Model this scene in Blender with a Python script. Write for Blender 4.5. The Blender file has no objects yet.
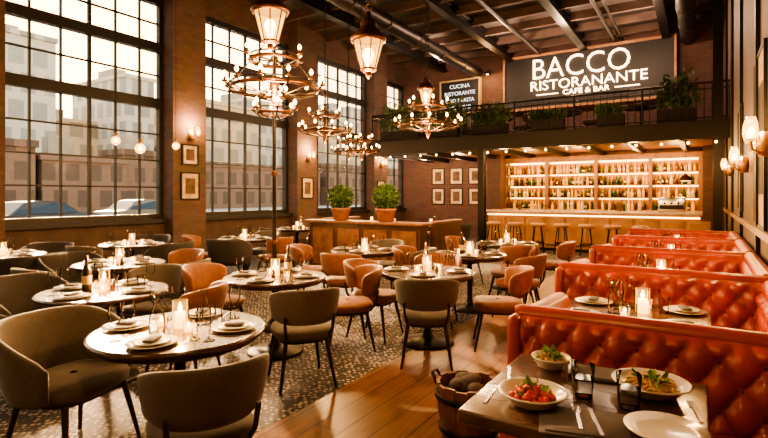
import bpy, bmesh, math, random
from mathutils import Vector, Matrix
random.seed(7)
R=random.random
def U(a,b): return a+(b-a)*random.random()
scene=bpy.context.scene
try: scene.cycles.use_light_tree=False
except Exception: pass
pi=math.pi
# ------------------------------------------------------------------ materials
def nosample(m):
    try: m.cycles.emission_sampling='NONE'
    except Exception: pass
def nmat(name):
    m=bpy.data.materials.new(name); m.use_nodes=True
    nt=m.node_tree; b=nt.nodes['Principled BSDF']
    return m,nt,b
def mat(name,col,rough=.6,metal=0,emis=None,es=0,noise=0,nscale=20,bump=0,coat=0,sheen=0):
    m,nt,b=nmat(name)
    b.inputs['Base Color'].default_value=(*col,1)
    b.inputs['Roughness'].default_value=rough
    b.inputs['Metallic'].default_value=metal
    if coat: b.inputs['Coat Weight'].default_value=coat; b.inputs['Coat Roughness'].default_value=.15
    if sheen: b.inputs['Sheen Weight'].default_value=sheen
    if emis:
        b.inputs['Emission Color'].default_value=(*emis,1); b.inputs['Emission Strength'].default_value=es; nosample(m)
    if noise or bump:
        tc=nt.nodes.new('ShaderNodeTexCoord'); n=nt.nodes.new('ShaderNodeTexNoise')
        n.inputs['Scale'].default_value=nscale; n.inputs['Detail'].default_value=5
        nt.links.new(tc.outputs['Object'],n.inputs['Vector'])
        if noise:
            r=nt.nodes.new('ShaderNodeValToRGB')
            r.color_ramp.elements[0].position=.3; r.color_ramp.elements[1].position=.7
            r.color_ramp.elements[0].color=(*[c*(1-noise) for c in col],1)
            r.color_ramp.elements[1].color=(*[min(1,c*(1+noise)) for c in col],1)
            nt.links.new(n.outputs['Fac'],r.inputs['Fac']); nt.links.new(r.outputs['Color'],b.inputs['Base Color'])
        if bump:
            bp=nt.nodes.new('ShaderNodeBump'); bp.inputs['Strength'].default_value=bump; bp.inputs['Distance'].default_value=.01
            nt.links.new(n.outputs['Fac'],bp.inputs['Height']); nt.links.new(bp.outputs['Normal'],b.inputs['Normal'])
    return m
def emat(name,col,s):
    m=bpy.data.materials.new(name); m.use_nodes=True; nt=m.node_tree; nt.nodes.clear()
    o=nt.nodes.new('ShaderNodeOutputMaterial'); e=nt.nodes.new('ShaderNodeEmission')
    e.inputs['Color'].default_value=(*col,1); e.inputs['Strength'].default_value=s
    nt.links.new(e.outputs[0],o.inputs[0]); nosample(m); return m
def glassmat(name,col=(1,1,1),refl=.25,emis=None,es=0):
    m=bpy.data.materials.new(name); m.use_nodes=True; nt=m.node_tree; nt.nodes.clear()
    o=nt.nodes.new('ShaderNodeOutputMaterial'); t=nt.nodes.new('ShaderNodeBsdfTransparent'); g=nt.nodes.new('ShaderNodeBsdfGlossy')
    t.inputs['Color'].default_value=(*col,1); g.inputs['Roughness'].default_value=.05
    mx=nt.nodes.new('ShaderNodeMixShader'); lw=nt.nodes.new('ShaderNodeLayerWeight'); lw.inputs['Blend'].default_value=refl
    nt.links.new(lw.outputs['Fresnel'],mx.inputs[0]); nt.links.new(t.outputs[0],mx.inputs[1]); nt.links.new(g.outputs[0],mx.inputs[2])
    last=mx
    if emis:
        e=nt.nodes.new('ShaderNodeEmission'); e.inputs['Color'].default_value=(*emis,1); e.inputs['Strength'].default_value=es
        a=nt.nodes.new('ShaderNodeAddShader'); nt.links.new(mx.outputs[0],a.inputs[0]); nt.links.new(e.outputs[0],a.inputs[1]); last=a
    nt.links.new(last.outputs[0],o.inputs[0]); nosample(m); return m
def brickmat(name,c1,c2,mortar,axis='x',bw=.24,bh=.075,rough=.85,msize=.008,bump=.5):
    m,nt,b=nmat(name); b.inputs['Roughness'].default_value=rough
    tc=nt.nodes.new('ShaderNodeTexCoord'); sp=nt.nodes.new('ShaderNodeSeparateXYZ'); cb=nt.nodes.new('ShaderNodeCombineXYZ')
    nt.links.new(tc.outputs['Object'],sp.inputs[0])
    ad=nt.nodes.new('ShaderNodeMath'); ad.operation='ADD'
    nt.links.new(sp.outputs['X'],ad.inputs[0]); nt.links.new(sp.outputs['Y'],ad.inputs[1])
    nt.links.new(ad.outputs[0],cb.inputs['X']); nt.links.new(sp.outputs['Z'],cb.inputs['Y'])
    br=nt.nodes.new('ShaderNodeTexBrick'); br.inputs['Scale'].default_value=1
    br.inputs['Brick Width'].default_value=bw; br.inputs['Row Height'].default_value=bh; br.inputs['Mortar Size'].default_value=msize
    br.inputs['Color1'].default_value=(*c1,1); br.inputs['Color2'].default_value=(*c2,1); br.inputs['Mortar'].default_value=(*mortar,1)
    nt.links.new(cb.outputs[0],br.inputs['Vector'])
    n=nt.nodes.new('ShaderNodeTexNoise'); n.inputs['Scale'].default_value=2.5; n.inputs['Detail'].default_value=6
    nt.links.new(tc.outputs['Object'],n.inputs['Vector'])
    mx=nt.nodes.new('ShaderNodeMixRGB'); mx.blend_type='MULTIPLY'; mx.inputs[0].default_value=.55
    nt.links.new(br.outputs['Color'],mx.inputs[1]); nt.links.new(n.outputs['Color'],mx.inputs[2])
    nt.links.new(mx.outputs[0],b.inputs['Base Color'])
    bp=nt.nodes.new('ShaderNodeBump'); bp.inputs['Strength'].default_value=bump; bp.inputs['Distance'].default_value=.01; bp.invert=True
    nt.links.new(br.outputs['Fac'],bp.inputs['Height']); nt.links.new(bp.outputs[0],b.inputs['Normal'])
    return m
def plankmat(name,c1,c2,seam,width=.17,length=2.4,rough=.35,along='Y'):
    m,nt,b=nmat(name); b.inputs['Roughness'].default_value=rough
    tc=nt.nodes.new('ShaderNodeTexCoord'); sp=nt.nodes.new('ShaderNodeSeparateXYZ'); cb=nt.nodes.new('ShaderNodeCombineXYZ')
    nt.links.new(tc.outputs['Object'],sp.inputs[0])
    nt.links.new(sp.outputs['Y' if along=='Y' else 'X'],cb.inputs['X']); nt.links.new(sp.outputs['X' if along=='Y' else 'Y'],cb.inputs['Y'])
    br=nt.nodes.new('ShaderNodeTexBrick'); br.inputs['Scale'].default_value=1
    br.inputs['Brick Width'].default_value=length; br.inputs['Row Height'].default_value=width; br.inputs['Mortar Size'].default_value=.006
    br.inputs['Color1'].default_value=(*c1,1); br.inputs['Color2'].default_value=(*c2,1); br.inputs['Mortar'].default_value=(*seam,1)
    nt.links.new(cb.outputs[0],br.inputs['Vector'])
    mp=nt.nodes.new('ShaderNodeMapping'); mp.inputs['Scale'].default_value=(2,25,1)
    nt.links.new(cb.outputs[0],mp.inputs['Vector'])
    n=nt.nodes.new('ShaderNodeTexNoise'); n.inputs['Scale'].default_value=1.5; n.inputs['Detail'].default_value=8
    nt.links.new(mp.outputs[0],n.inputs['Vector'])
    rp=nt.nodes.new('ShaderNodeValToRGB'); rp.color_ramp.elements[0].position=.3; rp.color_ramp.elements[0].color=(.35,.35,.35,1); rp.color_ramp.elements[1].position=.65
    nt.links.new(n.outputs['Fac'],rp.inputs['Fac'])
    mx=nt.nodes.new('ShaderNodeMixRGB'); mx.blend_type='MULTIPLY'; mx.inputs[0].default_value=.8
    nt.links.new(br.outputs['Color'],mx.inputs[1]); nt.links.new(rp.outputs[0],mx.inputs[2])
    nt.links.new(mx.outputs[0],b.inputs['Base Color'])
    bp=nt.nodes.new('ShaderNodeBump'); bp.inputs['Strength'].default_value=.3; bp.inputs['Distance'].default_value=.004
    nt.links.new(n.outputs['Fac'],bp.inputs['Height']); nt.links.new(bp.outputs[0],b.inputs['Normal'])
    return m
def carpetmat(name):
    m,nt,b=nmat(name); b.inputs['Roughness'].default_value=.75
    tc=nt.nodes.new('ShaderNodeTexCoord')
    v=nt.nodes.new('ShaderNodeTexVoronoi'); v.inputs['Scale'].default_value=24; v.inputs['Randomness'].default_value=.5
    mp=nt.nodes.new('ShaderNodeMapping'); mp.inputs['Rotation'].default_value=(0,0,.78)
    nt.links.new(tc.outputs['Object'],mp.inputs[0]); nt.links.new(mp.outputs[0],v.inputs['Vector'])
    r=nt.nodes.new('ShaderNodeValToRGB'); e=r.color_ramp.elements
    e[0].position=.26; e[0].color=(.48,.41,.37,1); e[1].position=.44; e[1].color=(.025,.021,.023,1)
    nt.links.new(v.outputs['Distance'],r.inputs['Fac'])
    n=nt.nodes.new('ShaderNodeTexNoise'); n.inputs['Scale'].default_value=1.2; n.inputs['Detail'].default_value=4
    nt.links.new(tc.outputs['Object'],n.inputs['Vector'])
    mx=nt.nodes.new('ShaderNodeMixRGB'); mx.blend_type='MULTIPLY'; mx.inputs[0].default_value=.4
    nt.links.new(r.outputs[0],mx.inputs[1]); nt.links.new(n.outputs['Fac'],mx.inputs[2]); nt.links.new(mx.outputs[0],b.inputs['Base Color'])
    bp=nt.nodes.new('ShaderNodeBump'); bp.inputs['Strength'].default_value=.5; bp.inputs['Distance'].default_value=.006; bp.invert=True
    nt.links.new(v.outputs['Distance'],bp.inputs['Height']); nt.links.new(bp.outputs[0],b.inputs['Normal'])
    return m
WARM=(1,.54,.19)
M={}
M['brick']=brickmat('brick',(.17,.10,.085),(.12,.07,.062),(.11,.09,.085))
M['brick_back']=brickmat('brick_back',(.17,.09,.08),(.13,.065,.06),(.09,.065,.06))
M['plaster']=mat('plaster_dark',(.075,.048,.042),.8,noise=.3,nscale=3,bump=.2)
M['wallr']=mat('wall_right_paint',(.075,.046,.04),.6,noise=.3,nscale=2,bump=.2)
M['ceil']=plankmat('ceiling_boards',(.05,.038,.036),(.04,.032,.03),(.008,.008,.008),.2,3,.7)
M['carpet']=carpetmat('carpet')
M['planks']=plankmat('floor_planks',(.24,.105,.045),(.16,.068,.03),(.02,.01,.006),.2,2.6,.33)
M['wood']=plankmat('dark_wood',(.10,.045,.025),(.075,.035,.02),(.03,.012,.008),.35,3,.3,'X')
M['woodm']=mat('mid_wood',(.17,.075,.035),.4,noise=.35,nscale=8)
M['woodl']=mat('light_wood',(.42,.22,.11),.4,noise=.25,nscale=6)
M['tabletop']=mat('table_top_wood',(.065,.036,.027),.25,noise=.4,nscale=7,coat=.4)
M['iron']=mat('black_iron',(.018,.015,.015),.45,.7)
M['frame']=mat('window_frame_steel',(.02,.018,.02),.5,.3)
M['copper']=mat('aged_copper',(.12,.05,.028),.38,.8)
M['brass']=mat('brass',(.45,.26,.10),.3,.9)
M['leather']=mat('red_leather',(.33,.042,.017),.36,noise=.22,nscale=5,coat=.15)
M['leatherd']=mat('red_leather_button',(.12,.012,.006),.4)
M['taupe']=mat('taupe_fabric',(.075,.062,.056),.8,noise=.15,nscale=60,bump=.15,sheen=.2)
M['brown']=mat('rust_leather_sunglow',(.19,.068,.033),.55,noise=.2,nscale=20,sheen=.1)  # brown chairs, reddened: orange sun glow put into the base colour
M['darkfab']=mat('charcoal_fabric',(.036,.032,.034),.8,noise=.2,nscale=40)
M['leg']=mat('chair_leg_wood',(.02,.014,.012),.4)
M['plate']=mat('white_porcelain',(.66,.61,.54),.2,coat=.5)
M['napkin']=mat('linen_napkin',(.09,.08,.085),.85)
M['steel']=mat('cutlery_steel',(.6,.58,.55),.22,1)
M['wax']=mat('candle_wax',(.8,.45,.18),.5,emis=(1,.45,.08),es=4)
M['flame']=emat('flame',(1,.62,.18),40)
M['bulb']=emat('bulb_glow',(1,.56,.14),16)
M['bulb2']=emat('lantern_bulb',(1,.56,.14),20)
M['strip']=emat('led_strip',(1,.50,.10),11)
M['glass']=glassmat('thin_glass',(.93,.93,.93),.18)
M['cglass']=glassmat('candle_glass',(1,.88,.7),.18,(1,.50,.1),.5)
M['pane']=glassmat('window_pane',(.98,.98,.98),.03)
M['lglass']=glassmat('lantern_glass',(1,.82,.5),.2,(1,.52,.10),1.3)
M['bg']=[mat('bottle_amber_glow',(.35,.12,.02),.12,emis=(1,.34,.02),es=.9),mat('bottle_green',(.02,.07,.03),.1),mat('bottle_brown',(.12,.05,.015),.1),  # amber and clear bottles emit; shelf backlight put into their material
         mat('bottle_clear_glow',(.5,.36,.15),.1,emis=(1,.5,.1),es=.55),mat('bottle_dark',(.03,.02,.015),.15)]
M['label']=mat('bottle_label',(.5,.38,.2),.7)
M['sign']=mat('sign_board_black',(.012,.012,.016),.5)
M['neon']=emat('sign_letters',(1,.66,.34),7)
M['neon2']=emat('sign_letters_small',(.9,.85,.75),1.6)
M['green']=mat('leaf_green',(.03,.075,.02),.6,noise=.4,nscale=15)
M['green2']=mat('leaf_olive',(.08,.13,.03),.6,noise=.4,nscale=15)
M['pot']=mat('terracotta',(.22,.085,.05),.8,noise=.2,nscale=10)
M['barback']=mat('backbar_panel',(.36,.17,.05),.5,noise=.2,nscale=4)
M['counter']=mat('counter_stone',(.5,.36,.26),.25,noise=.2,nscale=9,coat=.3)
M['paper']=mat('poster_paper',(.55,.42,.28),.8,noise=.3,nscale=6)
M['paperd']=mat('menu_dark',(.03,.025,.025),.7)
M['print']=mat('poster_print',(.10,.06,.045),.8,noise=.5,nscale=9)
M['tomato']=mat('tomato',(.5,.03,.012),.3,noise=.3,nscale=60)
M['lettuce']=mat('lettuce',(.16,.3,.04),.5,noise=.5,nscale=40)
M['pasta']=mat('pasta',(.65,.42,.16),.5)
M['asphalt']=mat('asphalt',(.40,.34,.28),.9,noise=.2,nscale=.5)
M['carb']=mat('car_paint_blue',(.05,.05,.055),.4,.3,coat=.1)
M['carw']=mat('car_paint_silver',(.16,.14,.12),.45,.4,coat=.1)
M['carg']=mat('car_glass',(.02,.025,.03),.1)
M['tyre']=mat('tyre',(.015,.015,.015),.9)
M['duct']=mat('duct_metal',(.05,.045,.05),.4,.7)
def bldmat(name,wall,win,bw=3.2,bh=3.4,ms=.6):
    return brickmat(name,win,[w*.8 for w in win],wall,bw=bw,bh=bh,msize=ms,rough=.6,bump=0)
# ------------------------------------------------------------------ mesh builder
class MB:
    def __init__(s): s.v=[];s.f=[];s.m=[];s.s=[];s.mats=[]
    def mi(s,m):
        if m not in s.mats: s.mats.append(m)
        return s.mats.index(m)
    def add(s,vs,fs,m,smooth=False,T=None):
        o=len(s.v); k=s.mi(m)
        if T is not None: vs=[T@Vector(p) for p in vs]
        s.v.extend([tuple(p) for p in vs])
        for f in fs: s.f.append(tuple(i+o for i in f)); s.m.append(k); s.s.append(smooth)
    def box(s,x0,x1,y0,y1,z0,z1,m,T=None):
        v=[(x0,y0,z0),(x1,y0,z0),(x1,y1,z0),(x0,y1,z0),(x0,y0,z1),(x1,y0,z1),(x1,y1,z1),(x0,y1,z1)]
        s.add(v,[(0,3,2,1),(4,5,6,7),(0,1,5,4),(1,2,6,5),(2,3,7,6),(3,0,4,7)],m,False,T)
    def rbox(s,x0,x1,y0,y1,z0,z1,r,m,seg=3,T=None):
        bm=bmesh.new(); bmesh.ops.create_cube(bm,size=1)
        for v in bm.verts: v.co=Vector(((x0+x1)/2+v.co.x*(x1-x0),(y0+y1)/2+v.co.y*(y1-y0),(z0+z1)/2+v.co.z*(z1-z0)))
        bmesh.ops.bevel(bm,geom=list(bm.edges),offset=r,segments=seg,affect='EDGES',profile=.5)
        bm.verts.index_update(); vs=[v.co.copy() for v in bm.verts]; fs=[tuple(v.index for v in f.verts) for f in bm.faces]; bm.free()
        s.add(vs,fs,m,True,T)
    def cyl(s,p0,p1,r0,r1,m,n=10,smooth=True,T=None):
        p0=Vector(p0);p1=Vector(p1); d=(p1-p0).normalized()
        a=d.orthogonal().normalized(); b=d.cross(a)
        vs=[];fs=[]
        for p,r in ((p0,r0),(p1,r1)):
            for i in range(n):
                t=2*pi*i/n; vs.append(p+a*r*math.cos(t)+b*r*math.sin(t))
        for i in range(n): j=(i+1)%n; fs.append((i,j,n+j,n+i))
        s.add(vs,fs,m,smooth,T); s.add(vs[:n],[tuple(reversed(range(n)))],m,False,T); s.add(vs[n:],[tuple(range(n))],m,False,T)
    def lathe(s,prof,m,c=(0,0,0),n=20,smooth=True,T=None,sq=None,ang=0):
        vs=[];fs=[]
        for r,z in prof:
            for i in range(n):
                t=2*pi*i/n+ang; ct,st=math.cos(t),math.sin(t); k=1
                if sq: k=(abs(ct)**sq+abs(st)**sq)**(-1/sq)
                sx,sy=(r if isinstance(r,tuple) else (r,r))
                vs.append((c[0]+sx*k*ct,c[1]+sy*k*st,c[2]+z))
        for a in range(len(prof)-1):
            for i in range(n): j=(i+1)%n; fs.append((a*n+i,a*n+j,(a+1)*n+j,(a+1)*n+i))
        s.add(vs,fs,m,smooth,T)
    def sphere(s,c,r,m,n=10,sc=(1,1,1),T=None):
        k=max(4,n//2+1); prof=[(max(.0001,r*math.sin(pi*i/k)),-r*math.cos(pi*i/k)*sc[2]) for i in range(k+1)]
        s.lathe([((p[0]*sc[0],p[0]*sc[1]),p[1]) for p in prof],m,c,n,True,T)
    def tube(s,path,r,m,n=6,closed=False,T=None,rn=None):
        path=[Vector(p) for p in path]; L=len(path); vs=[];fs=[]; ref=None
        for i,p in enumerate(path):
            if closed: d=path[(i+1)%L]-path[i-1]
            else: d=path[min(i+1,L-1)]-path[max(i-1,0)]
            d.normalize()
            if ref is None: ref=d.orthogonal().normalized()
            a=(ref-d*ref.dot(d)); a=a.normalized() if a.length>1e-5 else d.orthogonal().normalized(); ref=a; b=d.cross(a)
            rr=rn[i] if rn else r
            for k in range(n):
                t=2*pi*k/n; vs.append(p+a*rr*math.cos(t)+b*rr*math.sin(t))
        for i in range(L if closed else L-1):
            q=(i+1)%L
            for k in range(n): l=(k+1)%n; fs.append((i*n+k,i*n+l,q*n+l,q*n+k))
        s.add(vs,fs,m,True,T)
        if not closed: s.add(vs[:n],[tuple(reversed(range(n)))],m,False,T); s.add(vs[-n:],[tuple(range(n))],m,False,T)
    def torus(s,c,Rr,r,m,n=32,k=6,T=None):
        s.tube([(c[0]+Rr*math.cos(2*pi*i/n),c[1]+Rr*math.sin(2*pi*i/n),c[2]) for i in range(n)],r,m,k,True,T)
    def leaves(s,c,rad,n,size,m,shell=.75):
        vs=[];fs=[]
        for i in range(n):
            d=Vector((random.gauss(0,1),random.gauss(0,1),random.gauss(0,1))).normalized()
            q=U(shell,1.05); p=Vector((c[0]+d.x*rad[0]*q,c[1]+d.y*rad[1]*q,c[2]+d.z*rad[2]*q))
            a=(d+Vector((U(-1,1),U(-1,1),U(-1,1)))*.9).normalized(); b=a.cross(Vector((U(-1,1),U(-1,1),U(-1,1)))).normalized()
            L=size*U(.7,1.3); o=len(vs)
            vs+= [p,p+a*L*.5+b*L*.3,p+a*L,p+a*L*.5-b*L*.3]; fs.append((o,o+1,o+2,o+3))
        s.add(vs,fs,m,False)
    def mesh(s,name):
        me=bpy.data.meshes.new(name); me.from_pydata(s.v,[],s.f)
        for m in s.mats: me.materials.append(m)
        me.polygons.foreach_set('material_index',s.m); me.polygons.foreach_set('use_smooth',s.s); me.update(); return me
    def obj(s,name,loc=(0,0,0),rz=0): return inst(s.mesh(name),name,loc,rz)
def inst(me,name,loc=(0,0,0),rz=0,sc=1):
    o=bpy.data.objects.new(name,me); o.location=loc; o.rotation_euler=(0,0,rz); o.scale=(sc,sc,sc)
    scene.collection.objects.link(o); return o
LK=1.0
def point(name,loc,e,col=WARM,r=.05):
    l=bpy.data.lights.new(name,'POINT'); l.energy=e*LK; l.color=col; l.shadow_soft_size=r
    o=bpy.data.objects.new(name,l); o.location=loc; scene.collection.objects.link(o); return o
XL,XR,YB,YF,ZC=-10,.5,17.2,-4,6.6
MZ0,MZ1,MY,MXL=2.9,3.12,13,-8.7
# ------------------------------------------------------------------ shell
b=MB(); b.box(XL-.3,-2.45,YF,YB,-.1,0,M['carpet']); b.box(-2.45,-1.35,YF,YB,-.1,0,M['planks']); b.box(-1.35,XR+.2,YF,YB,-.1,0,M['carpet']); b.obj('floor')
b=MB(); b.box(XL-.3,XR+.2,YF-.2,YB+.2,ZC,ZC+.2,M['ceil']); b.obj('ceiling')
b=MB(); b.box(XL-.3,XL,YF,YB,0,.95,M['plaster']); b.box(XL-.3,XL,YF,YB,5.85,ZC,M['brick'])
pil=[-5.15,-1.2,2.75,6.7,10.65,14.6]
for p in pil: b.box(XL-.3,XL+.3,p,p+.85,0,ZC,M['brick']); b.box(XL-.1,XL+.38,p-.04,p+.89,0,.3,M['plaster'])
b.box(XL-.35,XL+.12,YF,YB,.95,1.03,M['frame'])
b.obj('wall_left')
k=0
for p in pil:
    y0=p+.85; y1=min(p+3.95,YB); k+=1
    if y1-y0<.5: continue
    b=MB(); x=XL-.12; fr=M['frame']
    b.box(x-.06,x+.06,y0,y0+.09,1.03,5.85,fr); b.box(x-.06,x+.06,y1-.09,y1,1.03,5.85,fr)
    for z0,z1 in ((1.03,1.14),(3.45,3.66),(4.68,4.88),(5.72,5.85)): b.box(x-.08,x+.08,y0,y1,z0,z1,fr)
    nn=max(2,round((y1-y0)/.53))
    for i in range(1,nn):
        yy=y0+(y1-y0)*i/nn; w=.03 if i==nn//2 else .016; b.box(x-.03,x+.03,yy-w,yy+w,1.1,5.8,fr)
    for z in (1.72,2.3,2.88,4.17,5.3): b.box(x-.03,x+.03,y0,y1,z-.015,z+.015,fr)
    b.box(x-.004,x+.004,y0,y1,1.1,5.8,M['pane'])
    b.obj('window_%d'%k)
b=MB(); b.box(XL-.3,XR+.2,YB,YB+.2,0,ZC,M['brick_back']); b.obj('wall_back')
b=MB(); b.box(XR,XR+.2,YF,YB,0,ZC,M['wallr'])
b.obj('wall_right')
b=MB()
for i in range(8): b.box(XR-.04,XR,YF+i*2.6,YF+i*2.6+.12,0,ZC,M['iron'])
b.box(XR-.05,XR,YF,YB,1.15,1.22,M['woodm']); b.obj('trim_1')
b=MB(); b.box(XL-.3,XR+.2,YF-.2,YF,0,ZC,M['plaster']); b.obj('wall_front')
b=MB(); b.box(XR-.03,XR,YF,YB,0,.15,M['woodm']); b.obj('baseboard_right')
b=MB()
for x in (-8.2,-5.6,-3.2,-.9):
    b.box(x-.11,x+.11,YF,YB,ZC-.10,ZC-.06,M['iron']); b.box(x-.02,x+.02,YF,YB,ZC-.38,ZC-.06,M['iron']); b.box(x-.11,x+.11,YF,YB,ZC-.42,ZC-.38,M['iron'])
b.obj('ceiling_beams')
b=MB(); y=-3.4
while y<YB: b.box(XL,XR,y,y+.1,ZC-.22,ZC,M['plaster']); y+=1.05
b.obj('ceiling_joists')
b=MB()
def duct(x,z,r,m,y1=YB): 
    b.cyl((x,YF,z),(x,y1,z),r,r,m,20)
    y=YF+.5
    while y<y1: b.lathe([(r,-.04),(r+.02,-.03),(r+.02,.03),(r,.04)],m,(0,0,0),20,T=Matrix.Translation((x,y,z))@Matrix.Rotation(pi/2,4,'X')); y+=1.6
duct(-6.9,6.0,.2,M['duct']); duct(-.35,6.15,.2,M['duct']); b.obj('ventilation_duct')
b=MB()
for x,z,r in ((-2.3,6.35,.05),(-2.1,6.4,.035),(-4.6,6.3,.06)): b.cyl((x,YF,z),(x,YB,z),r,r,M['duct'],8)
y=-3.2
while y<YB:
    for x,z in ((-2.3,6.35),(-4.6,6.3)): b.cyl((x,y,z),(x,y,ZC),.012,.012,M['duct'],5)
    y+=2.1
b.obj('ceiling_pipes')
# ------------------------------------------------------------------ mezzanine
b=MB(); b.box(MXL,XR,MY,YB,MZ0,MZ1,M['woodm']); b.box(MXL-.05,XR,MY-.08,MY,MZ0-.12,MZ1+.06,M['iron']); b.box(MXL-.08,MXL,MY-.08,YB,MZ0-.12,MZ1+.06,M['iron'])
x=MXL+.6
while x<XR: b.box(x-.05,x+.05,MY,YB,MZ0-.14,MZ0,M['iron']); x+=1.1
b.obj('mezzanine_floor')
b=MB(); RH=.88
def rail(p,q):
    p=Vector(p);q=Vector(q); L=(q-p).length; d=(q-p)/L
    for z in (MZ1+.12,MZ1+RH,MZ1+RH-.13): b.cyl(p+Vector((0,0,z)),q+Vector((0,0,z)),.028 if z>MZ1+RH-.05 else .016,.028 if z>MZ1+RH-.05 else .016,M['iron'],6)
    n=int(L/.15)
    for i in range(n+1):
        c=p+d*(L*i/n); r=.026 if i%10==0 else .011
        b.cyl(c+Vector((0,0,MZ1)),c+Vector((0,0,MZ1+RH)),r,r,M['iron'],5)
rail((MXL,MY-.03,0),(XR-.02,MY-.03,0)); rail((MXL,MY-.02,0),(MXL,YB-.02,0)); b.obj('balcony_railing')
for x in (-5.1,.28):
    b=MB(); top=MZ0-.12 if x<-1 else ZC-.02
    for a in (-1,1): b.box(x-.09,x+.09,MY+.0+a*.07-.015,MY+a*.07+.015,0.02,top,M['iron'])
    b.box(x-.015,x+.015,MY-.07,MY+.07,0.02,top,M['iron']); b.box(x-.14,x+.14,MY-.14,MY+.14,0,.03,M['iron']); b.obj('steel_column')
dl=MB(); dl.lathe([(.001,0),(.05,0)],M['bulb'],n=12); dl.lathe([(.05,0),(.075,-.01),(.075,.02)],M['brass'],n=12); dlm=dl.mesh('downlight')
for i in range(9):
    inst(dlm,'recessed_downlight',(-8.2+i*1.03,MY+.55,MZ0-.021))
b=MB(); 
pts=[(MXL+i*(XR-MXL)/36,MY-.19,MZ0-.13-(.05 if i%2 else 0)) for i in range(37)]
b.tube(pts,.006,M['iron'],4)
for p in pts[1::2]: b.sphere((p[0],p[1],p[2]-.03),.028,M['bulb'],8)
b.obj('string_lights')
# ------------------------------------------------------------------ sign
b=MB(); SX0,SX1,SZ0,SZ1,SY=-5.8,-.7,4.5,6.2,16.95
b.box(SX0,SX1,SY,YB,SZ0,SZ1,M['sign'])
for (x0,x1,z0,z1) in ((SX0-.06,SX1+.06,SZ1,SZ1+.08),(SX0-.06,SX1+.06,SZ0-.08,SZ0),(SX0-.06,SX0,SZ0,SZ1),(SX1,SX1+.06,SZ0,SZ1)): b.box(x0,x1,SY-.04,YB,z0,z1,M['woodl'])
sign=b.obj('restaurant_sign')
def text(s,x,y,z,w,h,m,parent,name,off=.0,ext=.02):
    c=bpy.data.curves.new(name,'FONT'); c.body=s; c.align_x='CENTER'; c.align_y='CENTER'; c.extrude=ext; c.offset=off; c.size=1; c.resolution_u=3
    c.materials.append(m); o=bpy.data.objects.new(name,c); scene.collection.objects.link(o)
    bpy.context.view_layer.update(); d=o.dimensions
    o.scale=(w/max(d.x,.01),h/max(d.y,.01),1); o.rotation_euler=(pi/2,0,0); o.location=(x,y,z); o.parent=parent; return o
text('BACCO',-3.35,SY-.05,5.72,2.95,.66,M['neon'],sign,'letters_main',-.012)
text('RISTORANANTE',-3.15,SY-.05,5.18,3.5,.31,M['neon'],sign,'letters_second',-.006)
text('CAFE & BAR',-3.15,SY-.05,4.9,1.4,.16,M['neon'],sign,'letters_third',.0)
b=MB()
for s in (-1,1): b.box(-3.15+s*1.2-.35,-3.15+s*1.2+.35,SY-.06,SY,4.89,4.91,M['neon'])
o=b.obj('sign_rule_lines'); o.parent=sign
b=MB(); b.box(-8.3,-6.8,17.05,YB-.005,4.6,5.75,M['sign'])
for (x0,x1,z0,z1) in ((-8.35,-6.75,5.75,5.8),(-8.35,-6.75,4.55,4.6),(-8.35,-8.3,4.6,5.75),(-6.8,-6.75,4.6,5.75)): b.box(x0,x1,17,YB-.005,z0,z1,M['label'])
s2=b.obj('chalkboard_menu')
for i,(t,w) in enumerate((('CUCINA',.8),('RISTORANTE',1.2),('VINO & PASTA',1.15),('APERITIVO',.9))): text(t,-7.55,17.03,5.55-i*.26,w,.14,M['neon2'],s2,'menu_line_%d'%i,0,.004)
# ------------------------------------------------------------------ bar
b=MB(); bx0,bx1=-5.4,-.05
b.box(bx0,bx1,14.25,14.75,.08,1.04,M['barback']); b.box(bx0+.03,bx1-.03,14.3,14.7,0,.08,M['iron'])
b.rbox(bx0-.08,bx1+.05,14.1,14.85,1.04,1.12,.02,M['counter'],2)
x=bx0
while x<bx1-.3: 
    b.box(x+.04,x+.52,14.22,14.25,.2,.92,M['woodl']); b.box(x+.1,x+.46,14.2,14.22,.27,.85,M['barback']); x+=.56
b.box(bx0,bx1,14.235,14.25,.97,1.0,M['strip'])
b.cyl((bx0,14.05,.22),(bx1,14.05,.22),.02,.02,M['brass'],8)
for i in range(6): b.cyl((bx0+.3+i*.95,14.05,.22),(bx0+.3+i*.95,14.25,.22),.012,.012,M['brass'],6)
b.obj('bar_counter')
b=MB(); b.box(bx0-.25,-.0,17.0,YB,0,MZ0,M['barback'])
b.box(bx0-.3,-.0,16.5,17.0,0,1.05,M['woodm']); b.box(bx0-.32,0,16.45,17.0,1.05,1.1,M['counter'])
b.box(bx0-.35,.05,16.55,17.0,2.62,2.78,M['woodm'])
SH=[1.1,1.48,1.86,2.24]
for z in SH[1:]:
    b.box(bx0-.25,0,16.66,17.0,z-.03,z,M['woodm']); b.box(bx0-.2,-.05,16.94,16.98,z-.055,z-.03,M['strip'])
for x in (bx0-.3,bx0+1.1,bx0+2.6,bx0+4.1,-.05): b.box(x-.05,x+.05,16.62,17.0,1.1,2.62,M['woodm'])
b.box(bx0-.2,-.05,16.9,16.96,2.58,2.62,M['strip'])
b.obj('back_bar_shelving')
b=MB()
for z in SH:
    for yy0 in (16.72,16.85):
        x=bx0-.18
        while x<-.1:
            near=any(abs(x-c)<.09 for c in (bx0-.3,bx0+1.1,bx0+2.6,bx0+4.1,-.05))
            if not near:
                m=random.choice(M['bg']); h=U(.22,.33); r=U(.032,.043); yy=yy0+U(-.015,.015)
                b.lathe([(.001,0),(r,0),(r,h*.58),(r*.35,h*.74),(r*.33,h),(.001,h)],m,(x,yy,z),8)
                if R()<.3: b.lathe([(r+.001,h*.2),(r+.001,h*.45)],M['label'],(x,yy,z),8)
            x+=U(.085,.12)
b.obj('bar_bottles')
b=MB()
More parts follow.
